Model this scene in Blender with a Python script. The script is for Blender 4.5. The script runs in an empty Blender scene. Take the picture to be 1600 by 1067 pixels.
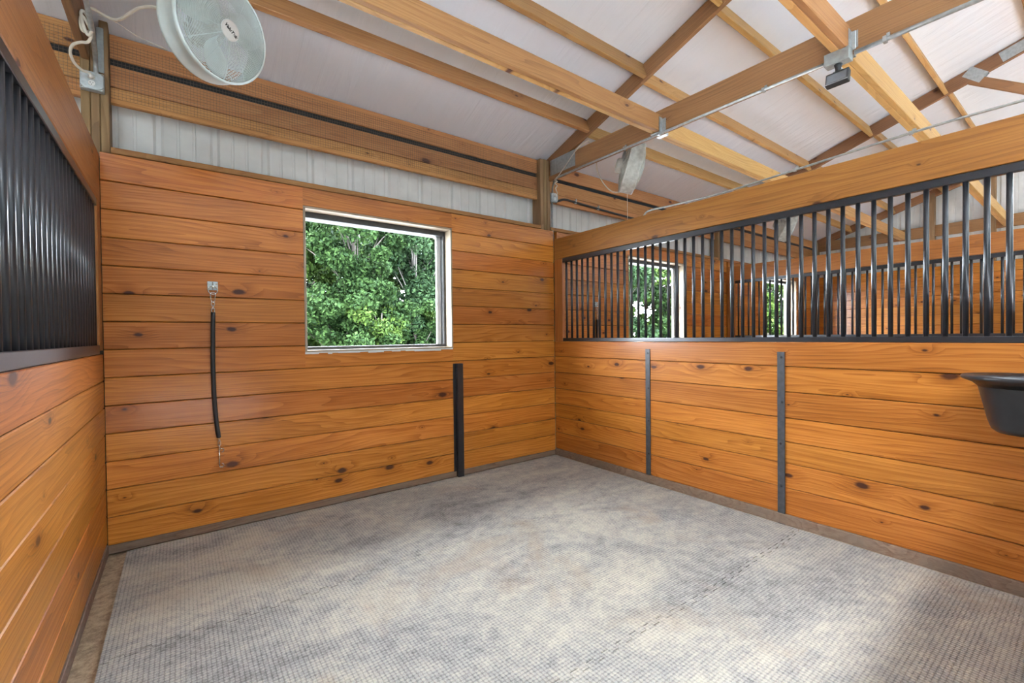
import bpy, bmesh, math, random
import numpy as np
from mathutils import Vector, Matrix, Euler

random.seed(7)
C = bpy.context.scene.collection
SC = bpy.context.scene

# ------------------------------------------------------------------ camera
F_PX = 697.2
CAM_POS = Vector((-3.2877, -3.6364, 1.2998))
FWD = Vector((0.59695702, 0.80217791, -0.01236628))
RGT = Vector((0.80211064, -0.59707544, -0.01092907))
UPV = Vector((0.01615066, 0.00339494, 0.99986381))
cam_d = bpy.data.cameras.new('camera')
cam_d.sensor_width = 36.0
cam_d.lens = 36.0 * F_PX / 1600.0
cam_d.clip_start = 0.02
cam_d.clip_end = 300
cam = bpy.data.objects.new('camera', cam_d)
C.objects.link(cam)
mw = Matrix.Identity(4)
for i in range(3):
    mw[i][0] = RGT[i]; mw[i][1] = UPV[i]; mw[i][2] = -FWD[i]; mw[i][3] = CAM_POS[i]
cam.matrix_world = mw
SC.camera = cam

# ------------------------------------------------------------------ sky, sun, exposure
SKY_STRENGTH = 50.0
SUN_STRENGTH = 12.0
EXPOSURE = 0.42
world = bpy.data.worlds.new('sky'); SC.world = world
world.use_nodes = True
wn = world.node_tree.nodes; wl = world.node_tree.links
wn.clear()
wo = wn.new('ShaderNodeOutputWorld'); wb = wn.new('ShaderNodeBackground')
wtc = wn.new('ShaderNodeTexCoord'); wno = wn.new('ShaderNodeTexNoise')
wno.inputs['Scale'].default_value = 2.2; wno.inputs['Detail'].default_value = 6
wr = wn.new('ShaderNodeValToRGB')
wr.color_ramp.elements[0].position = 0.36; wr.color_ramp.elements[0].color = (0.66, 0.81, 1.0, 1)
wr.color_ramp.elements[1].position = 0.62; wr.color_ramp.elements[1].color = (0.92, 0.96, 1.0, 1)
wl.new(wtc.outputs['Generated'], wno.inputs['Vector']); wl.new(wno.outputs['Fac'], wr.inputs['Fac'])
wl.new(wr.outputs['Color'], wb.inputs['Color']); wb.inputs['Strength'].default_value = SKY_STRENGTH
wl.new(wb.outputs['Background'], wo.inputs['Surface'])
sun_d = bpy.data.lights.new('sun', 'SUN'); sun_d.energy = SUN_STRENGTH; sun_d.angle = math.radians(3)
sun_d.color = (1.0, 0.95, 0.86)
sun = bpy.data.objects.new('sun', sun_d); C.objects.link(sun)
sun.rotation_euler = Vector((0.28, 0.15, -1)).to_track_quat('-Z', 'Y').to_euler()   # from above the ridge side; the roof keeps it out of the stall
vs = SC.view_settings
vs.view_transform = 'Standard'; vs.look = 'None'; vs.exposure = EXPOSURE; vs.gamma = 1.0
vs.use_curve_mapping = False
SC.cycles.max_bounces = 8
SC.cycles.diffuse_bounces = 5
SC.cycles.glossy_bounces = 4
SC.cycles.sample_clamp_indirect = 6.0

# ------------------------------------------------------------------ helpers
WPOS = {}
def link(o, parent=None, world_loc=None):
    C.objects.link(o)
    loc = Vector(world_loc) if world_loc is not None else Vector((0, 0, 0))
    if parent is not None:
        o.parent = parent
        base = WPOS.get(parent.name, Vector((0, 0, 0)))
        o.location = loc - base
    else:
        o.location = loc
    WPOS[o.name] = loc
    return o

def empty(name, loc, label, cat, group=None):
    o = bpy.data.objects.new(name, None)
    o.empty_display_size = 0.1
    link(o, None, loc)
    return tag(o, label, cat, group)

def tag(o, label=None, cat=None, group=None, kind=None):
    if label: o['label'] = label
    if cat: o['category'] = cat
    if group: o['group'] = group
    if kind: o['kind'] = kind
    return o

def mesh_obj(name, bm, mat, parent=None, loc=None, smooth=False):
    """bm vertices are in world coordinates; loc becomes the origin."""
    me = bpy.data.meshes.new(name)
    base = Vector(loc) if loc is not None else (WPOS.get(parent.name, Vector((0, 0, 0))) if parent is not None else Vector((0, 0, 0)))
    bmesh.ops.translate(bm, verts=bm.verts, vec=-base)
    bm.to_mesh(me); bm.free()
    if mat is not None: me.materials.append(mat)
    if smooth:
        me.polygons.foreach_set('use_smooth', [True] * len(me.polygons))
    o = bpy.data.objects.new(name, me)
    return link(o, parent, base)

def box(bm, x0, x1, y0, y1, z0, z1):
    vs_ = [bm.verts.new(v) for v in ((x0,y0,z0),(x1,y0,z0),(x1,y1,z0),(x0,y1,z0),(x0,y0,z1),(x1,y0,z1),(x1,y1,z1),(x0,y1,z1))]
    for f in ((0,3,2,1),(4,5,6,7),(0,1,5,4),(1,2,6,5),(2,3,7,6),(3,0,4,7)):
        bm.faces.new([vs_[i] for i in f])
    return bm

def rbox(x0, x1, y0, y1, z0, z1, b=0.003, seg=1):
    bm = bmesh.new(); box(bm, x0, x1, y0, y1, z0, z1)
    bmesh.ops.bevel(bm, geom=bm.edges[:], offset=b, segments=seg, affect='EDGES', profile=0.5)
    return bm

def frame_axes(d):
    d = d.normalized()
    a = Vector((0, 0, 1)) if abs(d.z) < 0.9 else Vector((1, 0, 0))
    u = d.cross(a).normalized(); v = d.cross(u).normalized()
    return u, v

def tube(bm, pts, r, n=8, closed=False, caps=True):
    pts = [Vector(p) for p in pts]
    rr = r if isinstance(r, (list, tuple)) else [r] * len(pts)
    rings = []; prev_u = None
    N = len(pts)
    for i, p in enumerate(pts):
        if closed: d = pts[(i+1) % N] - pts[i-1]
        else: d = pts[min(i+1, N-1)] - pts[max(i-1, 0)]
        d.normalize()
        if prev_u is None: u, v = frame_axes(d)
        else:
            u = prev_u - d * prev_u.dot(d)
            if u.length < 1e-6: u, v = frame_axes(d)
            u.normalize(); v = d.cross(u)
        prev_u = u
        rings.append([bm.verts.new(p + (u*math.cos(2*math.pi*k/n) + v*math.sin(2*math.pi*k/n)) * rr[i]) for k in range(n)])
    M = N if closed else N - 1
    for i in range(M):
        a = rings[i]; b = rings[(i+1) % N]
        for k in range(n):
            bm.faces.new((a[k], a[(k+1) % n], b[(k+1) % n], b[k]))
    if caps and not closed:
        bm.faces.new(rings[0][::-1]); bm.faces.new(rings[-1])
    return bm

def spline(pts, n=8):
    """Catmull-Rom through pts"""
    pts = [Vector(p) for p in pts]
    P = [pts[0]*2 - pts[1]] + pts + [pts[-1]*2 - pts[-2]]
    out = []
    for i in range(1, len(P)-2):
        for k in range(n):
            t = k / n
            a, b, c, d = P[i-1], P[i], P[i+1], P[i+2]
            out.append(0.5*((2*b) + (c-a)*t + (2*a-5*b+4*c-d)*t*t + (3*b-a-3*c+d)*t**3))
    out.append(pts[-1])
    return out

def lathe(bm, prof, n=32, org=(0,0,0)):
    """prof: list of (r, z); around local Z"""
    org = Vector(org); rings = []
    for r, z in prof:
        if r < 1e-6: rings.append([bm.verts.new(org + Vector((0, 0, z)))])
        else: rings.append([bm.verts.new(org + Vector((r*math.cos(2*math.pi*k/n), r*math.sin(2*math.pi*k/n), z))) for k in range(n)])
    for a, b in zip(rings[:-1], rings[1:]):
        for k in range(n):
            k2 = (k+1) % n
            if len(a) == 1 and len(b) == 1: continue
            if len(a) == 1: bm.faces.new((a[0], b[k2], b[k]))
            elif len(b) == 1: bm.faces.new((a[k], a[k2], b[0]))
            else: bm.faces.new((a[k], a[k2], b[k2], b[k]))
    return bm

_board_cache = {}
def board_mesh(L, t, h, mat, ch=0.004):
    """board along local X, thickness Y, height Z, centred, chamfered long edges"""
    key = (round(L, 3), round(t, 4), round(h, 4), mat.name, ch)
    if key in _board_cache: return _board_cache[key]
    y, z = t/2, h/2
    prof = [(-y+ch, -z), (y-ch, -z), (y, -z+ch), (y, z-ch), (y-ch, z), (-y+ch, z), (-y, z-ch), (-y, -z+ch)]
    v = [(-L/2, a, b) for a, b in prof] + [(L/2, a, b) for a, b in prof]
    n = 8
    f = [tuple(range(n))[::-1], tuple(range(n, 2*n))] + [(i, (i+1) % n, n+(i+1) % n, n+i) for i in range(n)]
    me = bpy.data.meshes.new('board'); me.from_pydata(v, [], [fc[::-1] for fc in f]); me.materials.append(mat)
    _board_cache[key] = me
    return me

def board(name, a, b, t, h, mat, parent=None, ch=0.004, up=None):
    """board from point a to point b (centre line); h along up (default z), t across"""
    a = Vector(a); b = Vector(b); d = b - a; L = d.length; d.normalize()
    upv = Vector(up) if up is not None else Vector((0, 0, 1))
    upv = (upv - d*upv.dot(d)).normalized()
    y = upv.cross(d)
    o = bpy.data.objects.new(name, board_mesh(L, t, h, mat, ch))
    link(o, parent, (a+b)/2)
    m = Matrix((d, y, upv)).transposed()
    o.rotation_euler = m.to_euler()
    return o

# ------------------------------------------------------------------ materials
def new_mat(name):
    m = bpy.data.materials.new(name); m.use_nodes = True
    nt = m.node_tree
    return m, nt, nt.nodes, nt.links, nt.nodes['Principled BSDF']

def wood(name, dark, mid, light, knot=(0.055, 0.014, 0.006), rough=0.32, coat=0.0, knots=0.55, tone=0.30, ring=34.0, bump=0.12, dirt=0.0, spec=0.4):
    m, nt, N, L, bs = new_mat(name)
    def math_(op, a, b=None, c=None, clamp=False):
        n = N.new('ShaderNodeMath'); n.operation = op; n.use_clamp = clamp
        for i, v in enumerate((a, b, c)):
            if v is None: continue
            if isinstance(v, (int, float)): n.inputs[i].default_value = v
            else: L.new(v, n.inputs[i])
        return n.outputs[0]
    tc = N.new('ShaderNodeTexCoord'); oi = N.new('ShaderNodeObjectInfo')
    sx = N.new('ShaderNodeSeparateXYZ'); L.new(tc.outputs['Object'], sx.inputs[0])
    rnd = oi.outputs['Random']
    r1 = math_('MULTIPLY', rnd, 53.0)
    x = math_('ADD', sx.outputs['X'], r1)
    y = math_('ADD', sx.outputs['Y'], math_('MULTIPLY', rnd, 17.0))
    z = sx.outputs['Z']
    def vec(a, b, c):
        n = N.new('ShaderNodeCombineXYZ')
        for i, v in enumerate((a, b, c)):
            if isinstance(v, (int, float)): n.inputs[i].default_value = v
            else: L.new(v, n.inputs[i])
        return n.outputs[0]
    def noise(v, scale, detail=2.0, rgh=0.5):
        n = N.new('ShaderNodeTexNoise'); n.inputs['Scale'].default_value = scale
        n.inputs['Detail'].default_value = detail; n.inputs['Roughness'].default_value = rgh
        L.new(v, n.inputs['Vector']); return n.outputs['Fac']
    # knots
    vk = vec(math_('MULTIPLY', x, 2.3), math_('MULTIPLY', math_('ADD', z, math_('MULTIPLY', rnd, 9.0)), 4.6), 0.0)
    vo = N.new('ShaderNodeTexVoronoi'); vo.feature = 'F1'; vo.voronoi_dimensions = '2D'; vo.inputs['Scale'].default_value = 1.0
    vo.inputs['Randomness'].default_value = 1.0; L.new(vk, vo.inputs['Vector'])
    sc = N.new('ShaderNodeSeparateColor'); L.new(vo.outputs['Color'], sc.inputs[0])
    keep = math_('GREATER_THAN', sc.outputs[0], 1.0 - knots)
    size = math_('MULTIPLY_ADD', math_('POWER', sc.outputs[1], 2.0), 0.08, 0.035)
    dn = math_('ADD', vo.outputs['Distance'], math_('MULTIPLY', noise(vec(math_('MULTIPLY', x, 20.0), y, math_('MULTIPLY', z, 30.0)), 1.0), 0.05))
    kd = math_('DIVIDE', dn, size)
    kcore = N.new('ShaderNodeMapRange'); kcore.inputs[1].default_value = 1.35; kcore.inputs[2].default_value = 0.85
    L.new(kd, kcore.inputs[0]); kmask = math_('MULTIPLY', kcore.outputs[0], keep)
    khalo = N.new('ShaderNodeMapRange'); khalo.inputs[1].default_value = 4.2; khalo.inputs[2].default_value = 1.0
    L.new(kd, khalo.inputs[0]); hmask = math_('MULTIPLY', khalo.outputs[0], keep)
    # rings
    n1 = noise(vec(math_('MULTIPLY', x, 0.55), math_('MULTIPLY', y, 3.0), math_('MULTIPLY', z, 5.5)), 1.0, 2.0, 0.45)
    ph = math_('ADD', math_('MULTIPLY', n1, 13.0), math_('MULTIPLY', math_('MULTIPLY', math_('ADD', z, rnd), 1.0), ring))
    ph = math_('ADD', ph, math_('MULTIPLY', hmask, 1.5))
    fr = math_('FRACT', ph)
    band = math_('POWER', fr, 2.2)
    edge = math_('SMOOTH_MIN', band, 1.0, 0.1)
    fine = noise(vec(math_('MULTIPLY', x, 2.2), math_('MULTIPLY', y, 40.0), math_('MULTIPLY', z, 130.0)), 1.0, 2.0, 0.6)
    big = noise(vec(math_('MULTIPLY', x, 1.1), r1, math_('MULTIPLY', z, 5.0)), 1.0, 3.0, 0.6)
    g = math_('MULTIPLY_ADD', edge, -0.27, 0.70)
    g = math_('ADD', g, math_('MULTIPLY_ADD', fine, 0.75, -0.375))
    g = math_('ADD', g, math_('MULTIPLY_ADD', big, 0.6, -0.33))
    g = math_('ADD', g, math_('MULTIPLY', hmask, -0.20))
    rp = N.new('ShaderNodeValToRGB'); L.new(g, rp.inputs['Fac'])
    e = rp.color_ramp.elements
    e[0].position = 0.05; e[0].color = (*dark, 1); e[1].position = 0.95; e[1].color = (*light, 1)
    k = e.new(0.5); k.color = (*mid, 1)
    mx = N.new('ShaderNodeMix'); mx.data_type = 'RGBA'
    L.new(kmask, mx.inputs['Factor']); L.new(rp.outputs['Color'], mx.inputs['A']); mx.inputs['B'].default_value = (*knot, 1)
    hsv = N.new('ShaderNodeHueSaturation'); L.new(mx.outputs['Result'], hsv.inputs['Color'])
    L.new(math_('MULTIPLY_ADD', rnd, tone, 1.0 - tone/2), hsv.inputs['Value'])
    L.new(math_('MULTIPLY_ADD', math_('FRACT', math_('MULTIPLY', rnd, 7.3)), 0.012, 0.494), hsv.inputs['Hue'])
    col = hsv.outputs['Color']
    if dirt > 0:
        md = N.new('ShaderNodeMix'); md.data_type = 'RGBA'
        dm = noise(tc.outputs['Object'], 5.0, 5.0, 0.65)
        L.new(math_('MULTIPLY', math_('SUBTRACT', dm, 0.35, clamp=True), dirt*2.5, clamp=True), md.inputs['Factor'])
        L.new(col, md.inputs['A']); md.inputs['B'].default_value = (0.17, 0.125, 0.09, 1); col = md.outputs['Result']
    L.new(col, bs.inputs['Base Color'])
    L.new(math_('MULTIPLY_ADD', big, 0.25, rough - 0.1), bs.inputs['Roughness'])
    bs.inputs['Coat Weight'].default_value = coat; bs.inputs['Coat Roughness'].default_value = 0.18; bs.inputs['Specular IOR Level'].default_value = spec
    bp = N.new('ShaderNodeBump'); bp.inputs['Strength'].default_value = bump; bp.inputs['Distance'].default_value = 0.004
    L.new(math_('ADD', fine, math_('MULTIPLY', edge, -0.4)), bp.inputs['Height']); L.new(bp.outputs['Normal'], bs.inputs['Normal'])
    return m

M = {}
M['stain'] = wood('stained_pine', (0.130, 0.034, 0.006), (0.350, 0.112, 0.014), (0.56, 0.210, 0.038), rough=0.42, coat=0.32, knots=0.5, spec=0.2)
M['stain_beam'] = wood('stained_beam', (0.1275, 0.0408, 0.0085), (0.2635, 0.0952, 0.0204), (0.3655, 0.1513, 0.0357), rough=0.45, coat=0.1, knots=0.35, spec=0.3)
M['truss'] = wood('truss_timber', (0.0868, 0.0372, 0.0136), (0.1860, 0.0837, 0.0310), (0.2604, 0.1302, 0.0527), rough=0.65, knots=0.25, bump=0.2)
M['purlin'] = wood('purlin_timber', (0.2296, 0.1025, 0.0287), (0.3854, 0.2009, 0.0615), (0.5084, 0.3034, 0.1107), rough=0.6, knots=0.3, bump=0.2)
M['brown_purlin'] = wood('browned_purlin_timber', (0.1360, 0.0578, 0.0177), (0.2584, 0.1190, 0.0374), (0.3400, 0.1768, 0.0612), rough=0.6, knots=0.3, bump=0.2)
M['treated'] = wood('treated_post', (0.0910, 0.0490, 0.0196), (0.1750, 0.1015, 0.0434), (0.2590, 0.1610, 0.0770), rough=0.7, knots=0.2, bump=0.25)
M['girt'] = wood('girt_timber', (0.2040, 0.0808, 0.0255), (0.3570, 0.1573, 0.0510), (0.4590, 0.2295, 0.0850), rough=0.65, knots=0.45, bump=0.2)
M['kick'] = wood('dirty_kickboard', (0.06, 0.035, 0.02), (0.15, 0.085, 0.055), (0.25, 0.16, 0.11), rough=0.85, knots=0.05, bump=0.4, dirt=1.1, ring=9.0)

def simple(name, col, rough=0.5, metal=0.0, noise_amt=0.0, nscale=20.0, bump=0.0, coat=0.0):
    m, nt, N, L, bs = new_mat(name)
    bs.inputs['Roughness'].default_value = rough; bs.inputs['Metallic'].default_value = metal
    bs.inputs['Coat Weight'].default_value = coat
    tc = N.new('ShaderNodeTexCoord'); no = N.new('ShaderNodeTexNoise'); no.inputs['Scale'].default_value = nscale
    no.inputs['Detail'].default_value = 5; L.new(tc.outputs['Object'], no.inputs['Vector'])
    rp = N.new('ShaderNodeValToRGB')
    e = rp.color_ramp.elements; e[0].position = 0.3; e[1].position = 0.7
    e[0].color = (*[max(0, c*(1-noise_amt)) for c in col], 1); e[1].color = (*[min(1, c*(1+noise_amt)) for c in col], 1)
    L.new(no.outputs['Fac'], rp.inputs['Fac']); L.new(rp.outputs['Color'], bs.inputs['Base Color'])
    if bump > 0:
        bp = N.new('ShaderNodeBump'); bp.inputs['Strength'].default_value = bump; bp.inputs['Distance'].default_value = 0.003
        L.new(no.outputs['Fac'], bp.inputs['Height']); L.new(bp.outputs['Normal'], bs.inputs['Normal'])
    return m

M['black_steel'] = simple('black_powder_coated_steel', (0.010, 0.011, 0.014), 0.34, 0.0, 0.25, 30, 0.02, coat=0.15)
M['strip_steel'] = simple('dark_flat_steel', (0.055, 0.058, 0.062), 0.45, 0.3, 0.25, 25, 0.05)
M['galv'] = simple('galvanised_steel', (0.42, 0.45, 0.46), 0.42, 0.75, 0.18, 40, 0.02)
M['galv_dull'] = simple('dull_galvanised_box', (0.33, 0.36, 0.36), 0.5, 0.5, 0.15, 40, 0.02)
M['chrome'] = simple('bright_plated_steel', (0.62, 0.60, 0.55), 0.25, 0.95, 0.1, 50)
M['siding'] = simple('white_metal_siding', (0.68, 0.69, 0.68), 0.45, 0.0, 0.08, 6)
M['blocker_siding'] = simple('dark_light_block_siding', (0.035, 0.045, 0.042), 0.5, 0, 0.1, 6)
M['white_plastic'] = simple('white_plastic', (0.78, 0.78, 0.76), 0.4, 0, 0.03, 20)
M['fan_white'] = simple('pale_fan_enamel', (0.66, 0.75, 0.75), 0.4, 0, 0.06, 15)
M['fan_dusty'] = simple('dusty_fan_enamel', (0.52, 0.54, 0.50), 0.6, 0, 0.25, 25)
M['cord'] = simple('cream_cord', (0.70, 0.66, 0.58), 0.6, 0, 0.05, 30)
M['black_rubber'] = simple('black_rubber', (0.012, 0.012, 0.013), 0.55, 0, 0.3, 30, 0.1)
M['tub'] = simple('worn_black_rubber_tub', (0.014, 0.015, 0.017), 0.36, 0, 0.7, 9, 0.12)
M['black_gap'] = simple('black_gap_fill', (0.010, 0.010, 0.011), 0.9, 0, 0.4, 60, 0.3)
M['wire'] = simple('hardware_cloth_wire', (0.11, 0.075, 0.05), 0.55, 0.4, 0.2, 50)
M['sash'] = simple('weathered_white_frame', (0.55, 0.55, 0.54), 0.5, 0, 0.05, 12)
M['track'] = simple('dark_aluminium_track', (0.0650, 0.0650, 0.0650), 0.45, 0.5, 0.2, 30)
M['jamb'] = wood('weathered_window_jamb', (0.1680, 0.1190, 0.0700), (0.2520, 0.1960, 0.1330), (0.3360, 0.2800, 0.2100), rough=0.6, knots=0.2)
M['print'] = simple('black_print', (0.012, 0.012, 0.012), 0.5)
M['lens'] = simple('flood_lamp_lens', (0.10, 0.11, 0.12), 0.12, 0, 0.1, 20, coat=0.5)

# white roof insulation facing: satin film with creases running up the slope
def mat_ceiling():
    m, nt, N, L, bs = new_mat('white_insulation_film')
    bs.inputs['Base Color'].default_value = (0.82, 0.87, 0.96, 1)
    bs.inputs['Roughness'].default_value = 0.38
    tc = N.new('ShaderNodeTexCoord')
    mp = N.new('ShaderNodeMapping'); mp.inputs['Scale'].default_value = (9.0, 0.8, 1.0)
    L.new(tc.outputs['Object'], mp.inputs['Vector'])
    n1 = N.new('ShaderNodeTexNoise'); n1.inputs['Scale'].default_value = 1.0; n1.inputs['Detail'].default_value = 5; n1.inputs['Distortion'].default_value = 0.6
    L.new(mp.outputs['Vector'], n1.inputs['Vector'])
    n2 = N.new('ShaderNodeTexNoise'); n2.inputs['Scale'].default_value = 2.2; n2.inputs['Detail'].default_value = 3
    L.new(tc.outputs['Object'], n2.inputs['Vector'])
    ad = N.new('ShaderNodeMath'); ad.operation = 'MULTIPLY_ADD'; ad.inputs[1].default_value = 1.4
    L.new(n2.outputs['Fac'], ad.inputs[0]); L.new(n1.outputs['Fac'], ad.inputs[2])
    bp = N.new('ShaderNodeBump'); bp.inputs['Strength'].default_value = 0.55; bp.inputs['Distance'].default_value = 0.03
    L.new(ad.outputs[0], bp.inputs['Height']); L.new(bp.outputs['Normal'], bs.inputs['Normal'])
    return m
M['ceiling'] = mat_ceiling()

# sand-dusted rubber matting with a raised pebble grid
def mat_mat():
    m, nt, N, L, bs = new_mat('dusty_rubber_matting')
    tc = N.new('ShaderNodeTexCoord')
    def noise(scale, detail, rgh=0.55, dist=0.0, mapscale=None):
        n = N.new('ShaderNodeTexNoise'); n.inputs['Scale'].default_value = scale; n.inputs['Detail'].default_value = detail
        n.inputs['Roughness'].default_value = rgh; n.inputs['Distortion'].default_value = dist
        if mapscale:
            mp = N.new('ShaderNodeMapping'); mp.inputs['Scale'].default_value = mapscale; mp.inputs['Rotation'].default_value = (0, 0, 0.5)
            L.new(tc.outputs['Object'], mp.inputs['Vector']); L.new(mp.outputs['Vector'], n.inputs['Vector'])
        else: L.new(tc.outputs['Object'], n.inputs['Vector'])
        return n.outputs['Fac']
    def mth(op, a, b=None, c=None, clamp=False):
        n = N.new('ShaderNodeMath'); n.operation = op; n.use_clamp = clamp
        for i, v in enumerate((a, b, c)):
            if v is None: continue
            if isinstance(v, (int, float)): n.inputs[i].default_value = v
            else: L.new(v, n.inputs[i])
        return n.outputs[0]
    sweep = noise(1.0, 9, 0.66, 1.6, (1.0, 2.0, 1.0))
    big = noise(0.8, 5, 0.6, 0.8)
    grit = noise(75, 4, 0.75)
    speck = noise(170, 2, 0.6)
    vo = N.new('ShaderNodeTexVoronoi'); vo.inputs['Scale'].default_value = 60.0; vo.inputs['Randomness'].default_value = 0.10
    L.new(tc.outputs['Object'], vo.inputs['Vector'])
    dot = N.new('ShaderNodeMapRange'); dot.inputs[1].default_value = 0.34; dot.inputs[2].default_value = 0.56
    L.new(vo.outputs['Distance'], dot.inputs[0])
    dust = mth('ADD', mth('MULTIPLY', sweep, 1.25), mth('MULTIPLY', big, 0.7))
    dust = mth('ADD', dust, mth('MULTIPLY_ADD', grit, 1.1, -0.55))
    dust = mth('ADD', dust, mth('MULTIPLY_ADD', noise(14, 5, 0.7), 0.9, -0.45))
    dustf = N.new('ShaderNodeMapRange'); dustf.inputs[1].default_value = 0.50; dustf.inputs[2].default_value = 1.22
    L.new(dust, dustf.inputs[0])
    # dark rubber shows between the dusted pebbles where the dust is thin
    show = mth('MULTIPLY', dot.outputs[0], mth('SUBTRACT', 1.15, mth('MULTIPLY', dustf.outputs[0], 0.8), clamp=True), clamp=True)
    rp = N.new('ShaderNodeValToRGB'); L.new(dustf.outputs[0], rp.inputs['Fac'])
    e = rp.color_ramp.elements
    e[0].position = 0.0; e[0].color = (0.125, 0.118, 0.112, 1); e[1].position = 1.0; e[1].color = (0.43, 0.39, 0.32, 1)
    k = e.new(0.45); k.color = (0.275, 0.265, 0.25, 1)
    sp = N.new('ShaderNodeMapRange'); sp.inputs[1].default_value = 0.60; sp.inputs[2].default_value = 0.70; L.new(speck, sp.inputs[0])
    mx0 = N.new('ShaderNodeMix'); mx0.data_type = 'RGBA'; L.new(mth('MULTIPLY', sp.outputs[0], 0.5), mx0.inputs['Factor'])
    L.new(rp.outputs['Color'], mx0.inputs['A']); mx0.inputs['B'].default_value = (0.10, 0.085, 0.07, 1)
    mx = N.new('ShaderNodeMix'); mx.data_type = 'RGBA'; L.new(mth('MULTIPLY', show, 0.75), mx.inputs['Factor'])
    L.new(mx0.outputs['Result'], mx.inputs['A']); mx.inputs['B'].default_value = (0.075, 0.071, 0.068, 1)
    # brown damp dirt blotches
    br = N.new('ShaderNodeMapRange'); br.inputs[1].default_value = 0.56; br.inputs[2].default_value = 0.75
    L.new(noise(1.7, 5, 0.6, 0.8), br.inputs[0])
    mb = N.new('ShaderNodeMix'); mb.data_type = 'RGBA'; L.new(mth('MULTIPLY', br.outputs[0], 0.5), mb.inputs['Factor'])
    L.new(mx.outputs['Result'], mb.inputs['A']); mb.inputs['B'].default_value = (0.27, 0.19, 0.12, 1)
    L.new(mb.outputs['Result'], bs.inputs['Base Color'])
    bs.inputs['Roughness'].default_value = 0.85
    bp = N.new('ShaderNodeBump'); bp.inputs['Strength'].default_value = 0.5; bp.inputs['Distance'].default_value = 0.004
    h = mth('ADD', mth('MULTIPLY', dot.outputs[0], -0.8), mth('MULTIPLY', grit, 0.8))
    L.new(h, bp.inputs['Height']); L.new(bp.outputs['Normal'], bs.inputs['Normal'])
    return m
M['mat'] = mat_mat()

def mat_ground(name, a, b, scale, bump=0.6):
    m, nt, N, L, bs = new_mat(name)
    tc = N.new('ShaderNodeTexCoord'); n1 = N.new('ShaderNodeTexNoise'); n1.inputs['Scale'].default_value = scale; n1.inputs['Detail'].default_value = 8
    n1.inputs['Roughness'].default_value = 0.7
    L.new(tc.outputs['Object'], n1.inputs['Vector'])
    rp = N.new('ShaderNodeValToRGB'); e = rp.color_ramp.elements; e[0].position = 0.35; e[1].position = 0.68
    e[0].color = (*a, 1); e[1].color = (*b, 1)
    L.new(n1.outputs['Fac'], rp.inputs['Fac']); L.new(rp.outputs['Color'], bs.inputs['Base Color']); bs.inputs['Roughness'].default_value = 0.95
    bp = N.new('ShaderNodeBump'); bp.inputs['Strength'].default_value = bump; bp.inputs['Distance'].default_value = 0.02
    L.new(n1.outputs['Fac'], bp.inputs['Height']); L.new(bp.outputs['Normal'], bs.inputs['Normal'])
    return m
M['sand'] = mat_ground('loose_sandy_dirt', (0.20, 0.135, 0.08), (0.44, 0.32, 0.20), 28)
M['gravel'] = mat_ground('pale_bounce_gravel', (0.56, 0.57, 0.60), (0.76, 0.77, 0.80), 12)
M['drive'] = mat_ground('grey_bounce_gravel', (0.20, 0.20, 0.20), (0.34, 0.34, 0.34), 10)
M['grass'] = mat_ground('dry_mown_grass', (0.06, 0.075, 0.035), (0.13, 0.15, 0.08), 3)

def mat_leaf(name, c0, c1):
    m, nt, N, L, bs = new_mat(name)
    ge = N.new('ShaderNodeNewGeometry')
    rp = N.new('ShaderNodeValToRGB'); e = rp.color_ramp.elements
    e[0].color = (*c0, 1); e[1].color = (*c1, 1)
    L.new(ge.outputs['Random Per Island'], rp.inputs['Fac']); L.new(rp.outputs['Color'], bs.inputs['Base Color'])
    bs.inputs['Roughness'].default_value = 0.8
    bs.inputs['Specular IOR Level'].default_value = 0.08
    return m
M['leaf_a'] = mat_leaf('deep_green_leaves', (0.0042, 0.0125, 0.0033), (0.0169, 0.0356, 0.0082))
M['leaf_b'] = mat_leaf('mid_green_leaves', (0.0076, 0.0185, 0.0033), (0.0359, 0.0628, 0.0107))
M['leaf_c'] = mat_leaf('bluish_green_leaves', (0.0051, 0.0143, 0.0058), (0.0190, 0.0384, 0.0133))
M['bark'] = simple('grey_brown_bark', (0.0270, 0.0216, 0.0162), 0.9, 0, 0.35, 8, 0.5)
M['bark_pale'] = simple('pale_bark', (0.0680, 0.0620, 0.0540), 0.9, 0, 0.25, 6, 0.4)

# ------------------------------------------------------------------ dimensions
X0 = -3.66          # left partition face
X1 = 0.0            # right partition face
X2 = 3.66           # second partition face
XE = 7.40           # gable end wall face
YF = -3.66          # stall front
ROOF_S, ROOF_Z = 0.3273, 3.266
def roof_z(y): return ROOF_Z - ROOF_S * y
RIDGE_Y = -5.4
WIN_Z0, WIN_Z1 = 1.192, 2.298

# ------------------------------------------------------------------ outside ground and barn floor
bm = bmesh.new(); box(bm, -60, 80, 0.25, 7.5, -0.35, -0.12)  # unseen gravel strip, added to bounce daylight through the windows onto the ceiling
tag(mesh_obj('ground_bounce_back', bm, M['drive']), 'added grey gravel strip behind the barn, bouncing daylight through the windows', kind='structure')
bm = bmesh.new(); box(bm, -60, 80, 7.5, 90, -0.35, -0.12)
g = mesh_obj('ground_outside', bm, M['grass']); tag(g, kind='structure', label='grass ground outside behind the barn')
bm = bmesh.new(); box(bm, -60, 80, -5.6, 0.25, -0.35, -0.02)
fl = mesh_obj('floor', bm, M['sand']); tag(fl, 'sandy dirt floor under the rubber mats', kind='structure')

bm = bmesh.new(); box(bm, -60, 80, -70, -5.6, -0.35, -0.03)  # unseen pale ground, added as a reflector to brighten the ceiling
tag(mesh_obj('ground_bounce_front', bm, M['gravel']), 'added pale gravel behind the camera, bouncing light up to the ceiling', kind='structure')

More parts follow.
